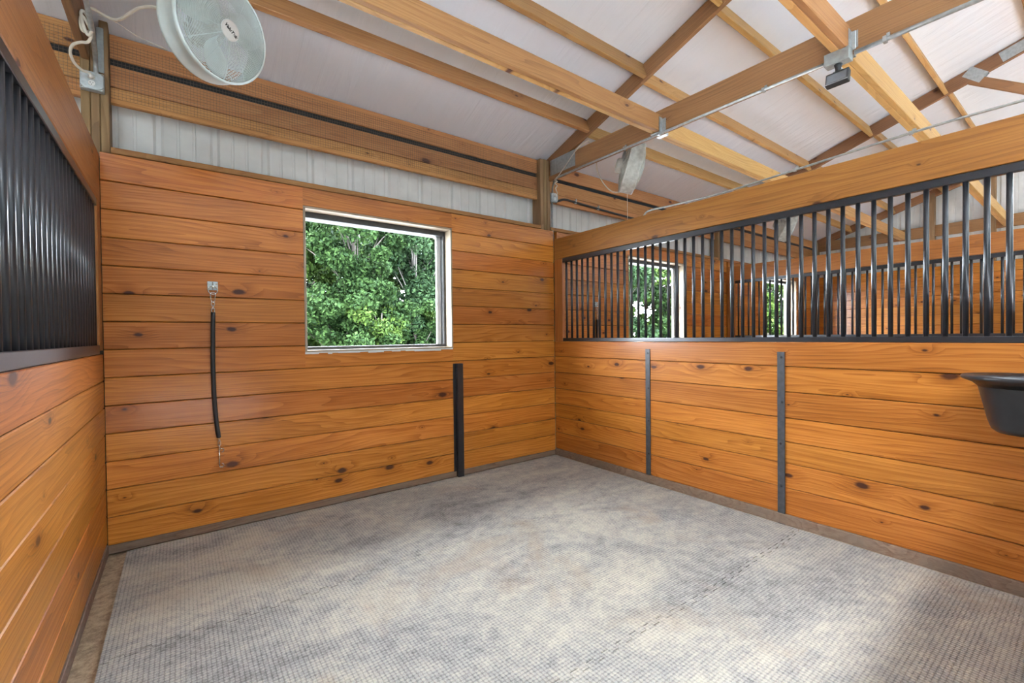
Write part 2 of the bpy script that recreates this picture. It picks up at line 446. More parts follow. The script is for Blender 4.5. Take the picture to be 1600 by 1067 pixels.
# interlocking rubber mats (parts of the floor)
SEAMS = [-0.015, -1.20, -2.41, -3.62, -4.8]
def seam_pts(y, xa, xb, seed):
    if y > -0.1: return [(xa, y), (xb, y)]
    rs = random.Random(seed); pts = [(xa, y)]; x = xa + 0.03
    while x < xb - 0.07:
        w = 0.045; d = 0.012
        pts += [(x, y - d), (x + 0.006, y + d), (x + w, y + d), (x + w + 0.006, y - d)]
        x += 2*w + rs.uniform(-0.004, 0.004)
    pts.append((xb, y))
    yy = lambda q: q[1] + 0.012*math.sin(q[0]*2.1 + seed) + 0.006*math.sin(q[0]*7 + seed)
    return [(q[0], yy(q)) for q in pts]
edge_pts = [seam_pts(y, -3.57, -0.02, 11+i) for i, y in enumerate(SEAMS)]
for i in range(4):
    top = edge_pts[i]; bot = edge_pts[i+1]
    me_v = []
    gap = 0.0022
    bm = bmesh.new()
    ta = [bm.verts.new((x, y - gap, 0.0)) for x, y in top]
    ba = [bm.verts.new((x, y + gap, 0.0)) for x, y in bot]
    f = bm.faces.new(ta[::-1] + ba)
    if f.normal.z < 0: f.normal_flip()
    bm.faces.ensure_lookup_table()
    r = bmesh.ops.extrude_face_region(bm, geom=[f])
    bmesh.ops.translate(bm, verts=[v for v in r['geom'] if isinstance(v, bmesh.types.BMVert)], vec=(0, 0, -0.018))
    bmesh.ops.recalc_face_normals(bm, faces=bm.faces[:])
    bmesh.ops.triangulate(bm, faces=[q for q in bm.faces if len(q.verts) > 4])
    mesh_obj('rubber_mat', bm, M['mat'], fl)

# ------------------------------------------------------------------ walls
def plank_rows(wall, name, x0, x1, z_edges, yc, t, mat, holes=(), axis='x', fixed=0.0):
    """horizontal planks; holes = list of (a0, a1, z0, z1)"""
    for z0, z1 in zip(z_edges[:-1], z_edges[1:]):
        spans = [(x0, x1, z0, z1)]
        for (h0, h1, hz0, hz1) in holes:
            new = []
            for a, b, c, d in spans:
                if d <= hz0 + 0.001 or c >= hz1 - 0.001: new.append((a, b, c, d)); continue
                if a < h0: new.append((a, h0, c, d))
                if b > h1: new.append((h1, b, c, d))
                if c < hz0 - 0.012: new.append((h0, h1, c, hz0))
                if d > hz1 + 0.012: new.append((h0, h1, hz1, d))
            spans = new
        for a, b, c, d in spans:
            gap = 0.0035
            zc = (c + d)/2; h = (d - c) - gap
            j = random.uniform(-0.0012, 0.0012)
            if axis == 'x': board('plank', (a, yc + j, zc), (b, yc + j, zc), t, h, mat, wall)
            else: board('plank', (yc + j, a, zc), (yc + j, b, zc), t, h, mat, wall)

def backing(name, x0, x1, y0, y1, z0, z1, label, mat, hole=None):
    bm = bmesh.new()
    if hole is None: box(bm, x0, x1, y0, y1, z0, z1)
    else:
        h0, h1, hz0, hz1 = hole
        box(bm, x0, h0, y0, y1, z0, z1); box(bm, h1, x1, y0, y1, z0, z1)
        box(bm, h0, h1, y0, y1, z0, hz0); box(bm, h0, h1, y0, y1, hz1, z1)
    o = mesh_obj(name, bm, mat); return tag(o, label, kind='structure')

M['felt'] = simple('dark_gap_backing', (0.03, 0.018, 0.010), 0.9)
back_edges = [0.048 + i*(2.438-0.048)/14 for i in range(15)]
W1 = (-2.53, -1.262, WIN_Z0, WIN_Z1); W2 = (1.25, 2.52, WIN_Z0, WIN_Z1); W3 = (5.0, 6.27, WIN_Z0, WIN_Z1)
wb_ = backing('wall_back', X0-0.06, 0.02, 0.0385, 0.046, 0, 2.42, 'back wall of stained pine planks with a window', M['felt'], W1)
plank_rows(wb_, 'plank', X0 + 0.003, -0.003, back_edges, 0.019, 0.038, M['stain'], [W1])
wb2 = backing('wall_back_second', 0.06, X2+0.02, 0.0385, 0.046, 0, 2.42, 'plank back wall of the second stall seen through bars', M['felt'], W2)
plank_rows(wb2, 'plank', 0.045, X2 - 0.003, back_edges, 0.019, 0.038, M['stain'], [W2])
wb3 = backing('wall_back_third', X2+0.06, XE, 0.0385, 0.046, 0, 2.42, 'plank back wall of the farthest stall', M['felt'], W3)
plank_rows(wb3, 'plank', X2 + 0.045, XE - 0.003, back_edges, 0.019, 0.038, M['stain'], [W3])

part_edges = [0.066, 0.248, 0.415, 0.563, 0.724, 0.901, 1.073, 1.236]
def partition(name, label, xf, side, ya, yb, edges):
    """side -1: stall on the left sees face xf; boards occupy xf..xf+0.038 (or minus for the left wall)"""
    c = xf + 0.019*side
    bm = bmesh.new(); box(bm, c-0.004, c+0.004, ya, yb, 0.02, 1.23)
    w = tag(mesh_obj(name, bm, M['felt']), label, kind='structure')
    plank_rows(w, 'plank', ya, yb, edges, c, 0.038, M['stain'], axis='y')
    return w
wr_ = partition('wall_right', 'low partition of stained planks under the right bar grille', X1, 1, YF, -0.002, part_edges)
left_edges = [0.066 + i*(1.218-0.066)/7 for i in range(8)]
wl_ = partition('wall_left', 'low partition of glossy stained planks beside the camera', X0, -1, YF, -0.002, left_edges)
wf_ = None
for nm, lb, a, b in (('wall_front', 'low plank front wall of the near stall beside the open doorway', -2.35, -0.002), ('wall_front_second', 'low plank front wall of the second stall', 0.045, X2-0.002), ('wall_front_third', 'low plank front wall of the farthest stall', X2+0.045, XE-0.002)):
    bm = bmesh.new(); box(bm, a, b, YF-0.045, YF-0.037, 0.02, 1.23)
    wf_ = tag(mesh_obj(nm, bm, M['felt']), lb, kind='structure')
    plank_rows(wf_, 'plank', a, b, part_edges, YF-0.041, 0.038, M['stain'])
wm_ = partition('wall_middle', 'low plank partition between second and third stall', X2, 1, YF, -0.002, part_edges)

bm = bmesh.new(); box(bm, XE+0.039, XE+0.046, -8.0, 0.2, 0, 2.44)
we = tag(mesh_obj('wall_end', bm, M['felt']), 'plank lined gable end wall of the farthest stall', kind='structure')
end_edges = [0.05 + i*0.1707 for i in range(15)]
plank_rows(we, 'plank', -4.6, -0.002, end_edges, XE+0.019, 0.038, M['stain'], axis='y')

# dirty kick boards at the foot of the walls
tag(mesh_obj('baseboard_back', rbox(X0, 0, -0.008, 0.03, 0.0, 0.05), M['kick']), 'dirt-caked board along the foot of the back wall', kind='structure')
tag(mesh_obj('baseboard_right', rbox(-0.014, 0.03, YF, -0.01, 0.0, 0.068), M['kick']), 'dirt-caked board along the foot of the right partition', kind='structure')
tag(mesh_obj('baseboard_left', rbox(X0-0.03, X0+0.006, YF, -0.01, 0.0, 0.06), M['kick']), 'dirt-caked board along the foot of the left partition', kind='structure')

# corrugated metal siding
def siding_profile(a0, a1, pitch=0.318, ph=0.0):
    pts = []
    k = math.floor((a0 - ph)/pitch) - 1
    xs = []
    while ph + k*pitch < a1 + pitch:
        b = ph + k*pitch
        xs += [(b, 0), (b+0.016, 0.019), (b+0.042, 0.019), (b+0.058, 0), (b+0.125, 0), (b+0.129, 0.004), (b+0.141, 0.004), (b+0.145, 0), (b+0.215, 0), (b+0.219, 0.004), (b+0.231, 0.004), (b+0.235, 0)]
        k += 1
    xs = [q for q in xs if a0 <= q[0] <= a1]
    return [(a0, 0)] + xs + [(a1, 0)]
def siding(bm, a0, a1, z0, z1, pos, axis='x', ph=0.0, ztop=None):
    pr = siding_profile(a0, a1, ph=ph)
    lo = []; hi = []
    for a, d in pr:
        zt = z1 if ztop is None else ztop(a)
        if axis == 'x': p, q = (a, pos+d, z0), (a, pos+d, zt)
        else: p, q = (pos+d, a, z0), (pos+d, a, zt)
        lo.append(bm.verts.new(p)); hi.append(bm.verts.new(q))
    for i in range(len(lo)-1):
        bm.faces.new((lo[i], lo[i+1], hi[i+1], hi[i]))
bm = bmesh.new()
YS = 0.20
cols = [(-7.6, W1[0]), (W1[1], W2[0]), (W2[1], W3[0]), (W3[1], XE+0.2)]
for a, b in cols: siding(bm, a, b, -0.1, 3.20, YS, ph=-3.41)
for w in (W1, W2, W3):
    siding(bm, w[0], w[1], -0.1, w[2]-0.01, YS, ph=-3.41); siding(bm, w[0], w[1], w[3]+0.01, 3.20, YS, ph=-3.41)
tag(mesh_obj('wall_siding_back', bm, M['siding']), 'white ribbed metal siding above the back wall planks', kind='structure')
bm = bmesh.new()
siding(bm, RIDGE_Y, 0.2, -0.1, 3.2, XE+0.2, axis='y', ph=0.0, ztop=roof_z)
tag(mesh_obj('wall_siding_gable', bm, M['siding']), 'white ribbed metal siding of the gable end', kind='structure')
bm = bmesh.new()
siding(bm, RIDGE_Y, 0.2, -0.1, 3.2, -7.6, axis='y', ph=0.0, ztop=roof_z)
tag(mesh_obj('wall_siding_left', bm, M['siding']), 'white metal siding of the near gable end', kind='structure')

bm = bmesh.new(); siding(bm, -24, 24, -0.1, 6.0, -8.6, ph=0.0)  # unseen dark wall, added to keep low front light off the back wall
tag(mesh_obj('wall_light_block', bm, M['blocker_siding']), 'added dark wall behind the camera, blocking low front light', kind='structure')

# ------------------------------------------------------------------ roof
bm = bmesh.new()
EAVE = 1.11
prof = [(EAVE, roof_z(EAVE)), (RIDGE_Y, roof_z(RIDGE_Y))]
xa, xb = -7.9, XE+0.6
lo = [[bm.verts.new((x, y, z)) for y, z in prof] for x in (xa, xb)]
hi = [[bm.verts.new((x, y, z+0.06)) for y, z in prof] for x in (xa, xb)]
bm.faces.new((lo[0][0], lo[1][0], lo[1][1], lo[0][1])); bm.faces.new((hi[0][0], hi[0][1], hi[1][1], hi[1][0]))
for k in (0, 1): bm.faces.new((lo[k][0], lo[k][1], hi[k][1], hi[k][0]))
for i in (0, 1): bm.faces.new((lo[0][i], hi[0][i], hi[1][i], lo[1][i]))
bmesh.ops.recalc_face_normals(bm, faces=bm.faces[:])
ce = tag(mesh_obj('ceiling', bm, M['ceiling']), 'sloping roof underside lined with white insulation film', kind='structure')

SLOPE_N = Vector((0, -ROOF_S, -1)).normalized()      # pointing down into the room
def purlin(xa_, xb_, y, dy=0.0, mat='purlin'):
    top = Vector((0, y+dy, roof_z(y+dy)))
    c = top + SLOPE_N*(0.07+0.002)
    board('purlin', (xa_, c.y+0.018, c.z), (xb_, c.y+0.018, c.z), 0.038, 0.14, M[mat], ce, up=-SLOPE_N)
TR = [-3.716, -0.001, 3.65, XE+0.12]     # truss centre planes
TT = 0.038
for i, (a, b) in enumerate(((-7.5, TR[0]), (TR[0], TR[1]), (TR[1], TR[2]), (TR[2], TR[3]))):
    for k in range(7):
        y = -0.52 - 0.673*k + (0.04 if i == 2 else (0.02 if i == 3 else 0.0))
        if k == 0 and i < 2: pass
        purlin(a + TT/2 + 0.002, b - TT/2 - 0.002, y, mat='brown_purlin' if (i < 2 and k < 2) else 'purlin')

def truss(x, label, webs=True, plates=True):
    t = empty('roof_truss', (x, 0.1, 2.99), label, 'truss', 'roof trusses')
    n = SLOPE_N
    def top_pt(y): return Vector((x, y, roof_z(y))) + n*(0.005 + 0.07)
    board('top_chord', top_pt(0.20), top_pt(RIDGE_Y), TT, 0.14, M['truss'], t, up=-n)
    board('bottom_chord', (x, 0.05, 3.09), (x, RIDGE_Y, 3.075), TT, 0.20, M['truss'], t)
    gp = []
    if webs:
        a = top_pt(-2.68) + n*0.05; b = Vector((x, -3.95, 3.15))
        board('web', a, b, TT*0.98, 0.09, M['truss'], t)
    if plates:
        for s in (-1, 1):
            xx = x + s*(TT/2 + 0.0012)
            def plate(y0, y1, z0, z1, ang=0.0):
                bm = bmesh.new()
                box(bm, xx-0.0010, xx+0.0010, y0, y1, z0, z1)
                ny = int((y1-y0)/0.024); nz = int((z1-z0)/0.012)
                for iy in range(ny):
                    for iz in range(nz):
                        yy = y0 + 0.012 + iy*0.024; zz = z0 + 0.006 + iz*0.012
                        box(bm, xx + s*0.001, xx + s*0.0024, yy-0.007, yy+0.007, zz-0.0022, zz+0.0022)
                if ang:
                    cy, cz = (y0+y1)/2, (z0+z1)/2
                    bmesh.ops.rotate(bm, verts=bm.verts, cent=(xx, cy, cz), matrix=Matrix.Rotation(ang, 3, 'X'))
                mesh_obj('truss_plate', bm, M['galv'], t)
            plate(-0.36, 0.02, 3.035, 3.20, math.atan(0.0))
            if webs:
                zc = roof_z(-2.74) - 0.10; plate(-2.84, -2.66, zc-0.055, zc+0.055, 0.75)
                zc = roof_z(-3.05) - 0.075; plate(-3.20, -2.93, zc-0.055, zc+0.055, -math.atan(ROOF_S))
    return t
truss(TR[1], 'brown roof truss directly above the right partition, its bottom chord carrying a conduit', webs=False)
truss(TR[0], 'brown roof truss above the left partition, mostly out of view', webs=False, plates=False)
truss(TR[2], 'brown roof truss with metal-plated web above the second stall partition')
truss(TR[3], 'roof truss against the white gable end siding', webs=False, plates=False)

# flat bracing that ties the trusses at chord level
def brace(y, label, xs):
    b = empty('ceiling_brace', (xs[0], y, 2.99), label, 'brace', 'ceiling braces between trusses')
    for a, c in zip(xs[:-1], xs[1:]):
        off = 0.03 if a > 1 else (0.015 if a > -1 else 0)
        aa, cc = a + TT/2 + 0.002, c - TT/2 - 0.002
        board('brace_board', (aa, y-0.019+off, 3.065), (cc, y-0.019+off, 3.065), 0.038, 0.14, M['brown_purlin'] if a < -1 else M['purlin'], b)
        board('stiffener', (aa, y+0.022+off, 3.018), (cc, y+0.022+off, 3.018), 0.042, 0.042, M['purlin'], b)
    for x in xs[1:-1]:
        for s in (-1, 1):
            xx = x + s*(TT/2)
            bm = bmesh.new()
            x0_, x1_ = sorted((xx, xx + s*0.045))
            box(bm, x0_, x1_, y-0.042, y-0.0395, 2.99, 3.11); box(bm, x0_, x1_, y-0.042, y+0.046, 2.9855, 2.9885)
            x0_, x1_ = sorted((xx, xx + s*0.002))
            box(bm, x0_, x1_, y-0.075, y-0.042, 3.0, 3.10)
            mesh_obj('joist_hanger', bm, M['galv'], b)
    return b
brace(-1.345, 'timber brace nearest the back wall crossing below the white ceiling', TR)
brace(-2.655, 'timber brace passing above the flood light junction box', TR)

# ------------------------------------------------------------------ posts and girts on the back wall
def post(x0, x1, label, tops=(3.21, 3.215, 3.21), group='posts of the back wall'):
    p_ = empty('timber_post', ((x0+x1)/2, 0.11, 0), label, 'post', group)
    w = (x1-x0)/3
    for i in range(3):
        zt = tops[i]
        xc = x0 + w*(i+0.5)
        board('ply', (xc, 0.118 + 0.004*(i % 2), 0), (xc, 0.118 + 0.004*(i % 2), zt), w-0.002, 0.14, M['treated'], p_, up=(0, 1, 0))
    return p_
post(-3.742, -3.612, 'three-ply timber post behind the outlet box, at the left partition', (3.14, 3.10, 3.25))
lp_ = bpy.data.objects['timber_post']
mesh_obj('steel_strap', rbox(-3.664, -3.632, 0.038, 0.046, 2.93, 3.20, 0.001), M['galv_dull'], lp_)
post(-0.142, 0.002, 'three-ply timber post at the corner above the right partition')
post(3.50, 3.64, 'three-ply timber post seen through the bars at the second partition')
post(XE+0.05, XE+0.18, 'three-ply timber corner post of the gable end')

GIRT_BAYS = ((-7.5, -3.744, 'left of the left post'), (-3.610, -0.144, 'above the window of the near stall'), (0.004, 3.498, 'in the second stall'), (3.642, XE+0.048, 'in the farthest stall'))
for i, (a, b, w) in enumerate(GIRT_BAYS):
    g = empty('eave_boards', ((a+b)/2, 0.12, 2.79), 'stacked eave boards under wire mesh, ' + w, 'boards', 'eave boards above the siding')
    for z0, z1 in ((2.784, 2.883), (2.886, 3.022), (3.066, 3.212)):
        board('eave_board', (a, 0.12, (z0+z1)/2), (b, 0.12, (z0+z1)/2), 0.038, z1-z0, M['girt'], g)
    mesh_obj('vent_strip', rbox(a, b, 0.118, 0.15, 3.020, 3.068, 0.002), M['black_gap'], g)  # solid black strip put in for the dark of the open vent gap
    # half inch hardware cloth
    bm = bmesh.new(); z0, z1 = 2.815, 3.175; r = 0.0007
    if i in (0, 1):
        s = 0.0185
        k = 0
        while a + k*s < b:
            x = a + k*s; box(bm, x-r, x+r, 0.0990, 0.1004, z0, z1); k += 1
        z = z0
        while z < z1 + 0.001:
            box(bm, a, b, 0.0976, 0.0990, z-r, z+r); z += s
        o = mesh_obj('wire_mesh', bm, M['wire'], g); o['kind'] = 'stuff'
    else: bm.free()
    gg = board('girt', (a, 0.115, 2.473), (b, 0.115, 2.473), 0.14, 0.038, M['girt'])
    tag(gg, 'flat timber girt behind the top plank, ' + w, 'girt', 'girts behind the planks')

# gable end framing
t = board('gable_girt', (XE+0.14, -4.6, 3.10), (XE+0.14, 0.1, 3.10), 0.038, 0.14, M['girt']); tag(t, 'horizontal timber girt across the white gable siding', 'girt')
for y, zt, w in ((-1.72, 3.75, 'nearer the corner'), (-2.46, 4.0, 'beside the brace end')):
    t = board('gable_stud', (XE+0.12, y, 2.44), (XE+0.12, y, zt), 0.075, 0.14, M['treated'], up=(1, 0, 0))
    tag(t, 'upright timber stud against the white gable siding, ' + w, 'stud', 'gable studs')

# ------------------------------------------------------------------ partition beams, corner posts, grilles
def beam(xf, s, z0, z1, label):
    o = board('partition_beam', (xf + s*0.019, YF - 0.3, (z0+z1)/2), (xf + s*0.019, -0.002, (z0+z1)/2), 0.038, z1-z0, M['stain_beam'])
    return tag(o, label, 'beam', 'beams capping the bar grilles')
beam(X1, 1, 2.126, 2.348, 'wide orange timber beam capping the right bar grille')
beam(X0, -1, 2.125, 2.42, 'tall orange timber beam capping the left bar grille beside the camera')
beam(X2, 1, 2.126, 2.348, 'yellow timber beam seen beyond the right bars, capping the second grille')
for xf, s, w in ((X1, 1, 'right'), (X0, -1, 'left'), (X2, 1, 'second')):
    o = board('grille_jamb', (xf + s*0.019, -0.066, 1.24), (xf + s*0.019, -0.066, 2.124), 0.038, 0.125, M['stain_beam'], up=(0, 1, 0))
    tag(o, 'short upright board between the back wall and the %s bar grille' % w, 'board', 'jamb boards of the grilles')

bar_me = None
def grille(xf, s, label, zb0, zb1, zt0, zt1):
    global bar_me
    xc = xf + s*0.019
    g = empty('bar_grille', (xc, -1.85, zb0), label, 'grille', 'black steel bar grilles')
    mesh_obj('bottom_rail', rbox(xc-0.018, xc+0.018, YF, -0.13, zb0, zb1, 0.003), M['black_steel'], g)
    mesh_obj('top_rail', rbox(xc-0.018, xc+0.018, YF, -0.13, zt0, zt1, 0.003), M['black_steel'], g)
    if bar_me is None:
        bm = bmesh.new(); tube(bm, [(0, 0, zb1-0.002), (0, 0, zt0+0.002)], 0.0125, 12)
        bar_me = bpy.data.meshes.new('bar'); bm.to_mesh(bar_me); bm.free(); bar_me.materials.append(M['black_steel'])
        for q in bar_me.polygons: q.use_smooth = len(q.vertices) == 4
    k = 0
    while True:
        y = -0.176 - 0.0770*k
        if y < YF + 0.02: break
        o = bpy.data.objects.new('bar', bar_me); link(o, g, (xc, y, 0)); k += 1
    return g
grille(X1, 1, 'black vertical bar grille on the right partition', 1.238, 1.272, 2.078, 2.122)
grille(X0, -1, 'black vertical bar grille on the left partition beside the camera', 1.220, 1.272, 2.078, 2.122)
grille(X2, 1, 'black vertical bar grille of the second partition, seen through the nearer bars', 1.238, 1.272, 2.078, 2.122)

# ------------------------------------------------------------------ windows
def window(n, w):
    x0, x1, z0, z1 = w
    bm = bmesh.new()
    ya, yb = -0.004, 0.225; t_ = 0.02
    e = empty('window_%d' % n, ((x0+x1)/2, 0.1, z0), None, None); e['kind'] = 'structure'
    e['label'] = ('open sliding window in the near back wall', 'window of the second stall seen through the bars', 'window of the farthest stall')[n-1]
    jm = M['jamb']
    board('jamb', (x0+0.008, 0.105, z0+0.012), (x0+0.008, 0.105, z1-0.012), 0.016, 0.222, jm, e, up=(0, 1, 0), ch=0.002)
    board('jamb', (x1-0.008, 0.105, z0+0.012), (x1-0.008, 0.105, z1-0.012), 0.016, 0.222, jm, e, up=(0, 1, 0), ch=0.002)
    board('head', (x0, 0.105, z1-0.008), (x1, 0.105, z1-0.008), 0.222, 0.016, jm, e, ch=0.002)
    board('sill', (x0, 0.105, z0+0.008), (x1, 0.105, z0+0.008), 0.222, 0.016, jm, e, ch=0.002)
    # sliding frame: dark tracks at head and foot, white stile of the slid-back sash
    xi0, xi1 = x0+0.016, x1-0.016
    for zz0, zz1, nm in ((z1-0.060, z1-0.016, 'head_track'), (z0+0.016, z0+0.040, 'sill_track')):
        mesh_obj(nm, rbox(xi0, xi1, 0.10, 0.222 if nm == 'head_track' else 0.19, zz0, zz1, 0.003), M['track'], e)
    mesh_obj('side_track', rbox(xi1-0.022, xi1, 0.10, 0.19, z0+0.040, z1-0.060, 0.003), M['track'], e)
    mesh_obj('sash_stile', rbox(xi1-0.068, xi1-0.026, 0.145, 0.172, z0+0.040, z1-0.060, 0.003), M['sash'], e)
    mesh_obj('sash_stile', rbox(xi0, xi0+0.018, 0.145, 0.172, z0+0.040, z1-0.060, 0.003), M['sash'], e)
    return e
window(1, W1); window(2, W2); window(3, W3)
# jagged pale splintered plank edge below the near window
bm = bmesh.new()
x = W1[0]
rs = random.Random(3)
while x < W1[1]-0.02:
    w_ = rs.uniform(0.03, 0.09); d = rs.uniform(0.006, 0.018)
    box(bm, x, min(x+w_, W1[1]), -0.007, -0.001, WIN_Z0-d, WIN_Z0+0.002); x += w_
o = mesh_obj('trim_1', bm, M['sash']); tag(o, 'ragged white caulk line along the near window sill', kind='structure')

# ------------------------------------------------------------------ steel strips
def strip_right(y, label):
    g = empty('steel_strip', (-0.008, y, 0), label, 'strip', 'flat steel strips on the right partition')
    mesh_obj('flat_bar', rbox(-0.008, -0.0005, y-0.0235, y+0.0235, -0.005, 1.172, 0.0015), M['strip_steel'], g)
    for z in (1.135, 0.83, 0.545, 0.255, 0.03):
        bm = bmesh.new(); lathe(bm, [(0.0, 0.004), (0.005, 0.0035), (0.008, 0.0015), (0.009, 0.0)], 10)
        bmesh.ops.rotate(bm, verts=bm.verts, cent=(0, 0, 0), matrix=Matrix.Rotation(-math.pi/2, 3, 'Y'))
        bmesh.ops.translate(bm, verts=bm.verts, vec=(-0.008, y + random.uniform(-0.006, 0.006), z))
        mesh_obj('bolt', bm, M['black_steel'], g, smooth=True)
    return g
strip_right(-1.212, 'dark flat steel strip bolted upright on the right planks, nearer the corner')
strip_right(-2.292, 'dark flat steel strip bolted upright on the right planks, nearer the feed tub')
g = empty('steel_channel', (-1.224, -0.02, 0), 'black steel channel standing upright on the back wall below the window corner', 'channel')
mesh_obj('web_plate', rbox(-1.268, -1.180, -0.006, -0.001, 0.0, 1.05, 0.001), M['black_steel'], g)
mesh_obj('flange', rbox(-1.2425, -1.2365, -0.040, -0.006, 0.0, 1.05, 0.001), M['black_steel'], g)
mesh_obj('flange', rbox(-1.186, -1.180, -0.040, -0.006, 0.0, 1.05, 0.001), M['black_steel'], g)
mesh_obj('front_plate', rbox(-1.238, -1.182, -0.042, -0.038, 0.0, 1.05, 0.001), M['black_steel'], g)

# ------------------------------------------------------------------ hanging tie (rubber-sleeved chain)
def link_loop(c, L, W, ang, wire, tilt=0.0):
    """oval chain link in the plane facing the room; ang turns it about z"""
    pts = []
    n = 20
    for k in range(n):
        a = 2*math.pi*k/n
        u = W/2*math.cos(a); v = (L/2 - W/2)*(1 if math.sin(a) >= 0 else -1) + W/2*math.sin(a)
        x_, y_ = u*math.cos(ang), u*math.sin(ang)
        x2 = x_*math.cos(tilt) - v*math.sin(tilt); z2 = x_*math.sin(tilt) + v*math.cos(tilt)
        pts.append((c[0] + x2, c[1] + y_, c[2] + z2))
    bm = bmesh.new(); tube(bm, pts, wire, 6, closed=True); return bm
def tie(x, label):
    g = empty('wall_tie', (x, 0, 1.66), label, 'tie', 'rubber wall ties')
    d = x + 3.104
    pl = mesh_obj('mount_plate', rbox(x-0.030, x+0.030, -0.006, -0.0005, 1.632, 1.690, 0.002), M['galv'], g)
    for dx, dz in ((-0.021, 0.012), (0.021, 0.012), (-0.021, -0.014), (0.021, -0.014)):
        bm = bmesh.new(); lathe(bm, [(0.0, 0.003), (0.004, 0.002), (0.005, 0)], 8)
        bmesh.ops.rotate(bm, verts=bm.verts, cent=(0, 0, 0), matrix=Matrix.Rotation(math.pi/2, 3, 'X'))
        bmesh.ops.translate(bm, verts=bm.verts, vec=(x+dx, -0.006, 1.661+dz)); mesh_obj('screw', bm, M['chrome'], pl)
    bm = bmesh.new(); tube(bm, [(x, -0.006, 1.683), (x, -0.018, 1.675), (x, -0.018, 1.645), (x, -0.006, 1.638)], 0.0035, 8); mesh_obj('staple', bm, M['chrome'], g, smooth=True)
    bm = bmesh.new(); tube(bm, [(x + 0.027*math.cos(a), -0.020, 1.630 + 0.027*math.sin(a)) for a in [2*math.pi*k/28 for k in range(28)]], 0.0032, 8, closed=True)
    mesh_obj('ring', bm, M['chrome'], g, smooth=True)
    # tapered snap below the ring
    bm = bmesh.new()
    tube(bm, [(x-0.014, -0.02, 1.607), (x-0.014, -0.02, 1.590), (x-0.009, -0.02, 1.555), (x-0.004, -0.02, 1.548), (x+0.004, -0.02, 1.548), (x+0.009, -0.02, 1.555), (x+0.014, -0.02, 1.590), (x+0.014, -0.02, 1.607), (x+0.007, -0.02, 1.615), (x-0.007, -0.02, 1.615)], 0.0028, 6, closed=True)
    mesh_obj('snap_hook', bm, M['chrome'], g, smooth=True)
    for k, z in enumerate((1.538, 1.516, 1.494)):
        mesh_obj('chain_link', link_loop((x-0.001, -0.02, z), 0.034, 0.020, (0.35, 1.2, 0.35)[k], 0.0026), M['chrome'], g, smooth=True)
    path = spline([(x-0.001, -0.02, 1.482), (x-0.004, -0.02, 1.35), (x-0.007, -0.02, 1.17), (x-0.006, -0.02, 1.0), (x-0.001, -0.02, 0.85), (x+0.008, -0.02, 0.72), (x+0.018, -0.02, 0.632)], 6)
    bm = bmesh.new(); tube(bm, path, [0.0125]*3 + [0.0135]*(len(path)-5) + [0.0125]*2, 12); mesh_obj('rubber_sleeve', bm, M['black_rubber'], g, smooth=True)
    for k, z in enumerate((0.620, 0.594, 0.568)):
        mesh_obj('chain_link', link_loop((x+0.020, -0.02, z), 0.036, 0.016, (1.2, 0.3, 1.2)[k], 0.0022), M['chrome'], g, smooth=True)
    # double-ended bolt snap
    bx_ = x + 0.019
    bm = bmesh.new()
    path = [(bx_, -0.02, 0.548)] + [(bx_ + 0.013 - 0.013*math.cos(a), -0.02, 0.543 + 0.013*math.sin(a)) for a in [0.3 + k*0.45 for k in range(11)]]
    tube(bm, path, 0.0030, 8)
    tube(bm, [(bx_, -0.02, 0.548), (bx_, -0.02, 0.442)], 0.0045, 8)
    tube(bm, [(bx_, -0.02, 0.442)] + [(bx_ + 0.013 - 0.013*math.cos(a), -0.02, 0.441 - 0.013*math.sin(a)) for a in [0.3 + k*0.45 for k in range(11)]], 0.0030, 8)
    mesh_obj('bolt_snap', bm, M['chrome'], g, smooth=True)
    return g
tie(-3.104, 'black rubber-sleeved tie hanging from a ring on the near back wall')
tie(0.66, 'black tie hanging on the second stall back wall, behind the bars')

# ------------------------------------------------------------------ rubber feed tub on the right wall
g = empty('feed_tub', (-0.205, -3.42, 0.83), 'worn black rubber feed tub mounted on the right partition at the frame edge', 'tub')
def tub_pt(sc_, ang, z):
    # flat-backed round: back side flattened against the wall at x = -0.012
    r = sc_; x_ = -0.215 + r*math.cos(ang); y_ = -3.425 + r*math.sin(ang)
    return (min(x_, -0.012), y_, z)
def tub_surface(prof, name, mat, n=40):
    bm = bmesh.new(); rings = []
    for r, z in prof: rings.append([bm.verts.new(tub_pt(r, 2*math.pi*k/n, z)) for k in range(n)])
    for a, b in zip(rings[:-1], rings[1:]):
        for k in range(n): bm.faces.new((a[k], a[(k+1) % n], b[(k+1) % n], b[k]))
    bm.faces.new(rings[-1]); 
    if name == 'bowl': bm.faces.new(rings[0][::-1])
    return mesh_obj(name, bm, mat, g, smooth=True)
tub_surface([(0.075, 0.826), (0.110, 0.830), (0.128, 0.846), (0.140, 0.885), (0.158, 0.975), (0.172, 1.040), (0.180, 1.062), (0.170, 1.062), (0.158, 1.03), (0.146, 0.97), (0.128, 0.88), (0.115, 0.855), (0.075, 0.846)], 'bowl', M['tub'])
bm = bmesh.new(); prof = [(0.172, 1.040), (0.192, 1.060), (0.224, 1.074), (0.232, 1.084), (0.226, 1.092), (0.196, 1.080), (0.172, 1.062)]
rings = [[bm.verts.new(tub_pt(r, 2*math.pi*k/48, z)) for k in range(48)] for r, z in prof]
for i in range(len(rings)):
    a, b = rings[i], rings[(i+1) % len(rings)]
    for k in range(48): bm.faces.new((a[k], a[(k+1) % 48], b[(k+1) % 48], b[k]))
mesh_obj('rim', bm, M['tub'], g, smooth=True)

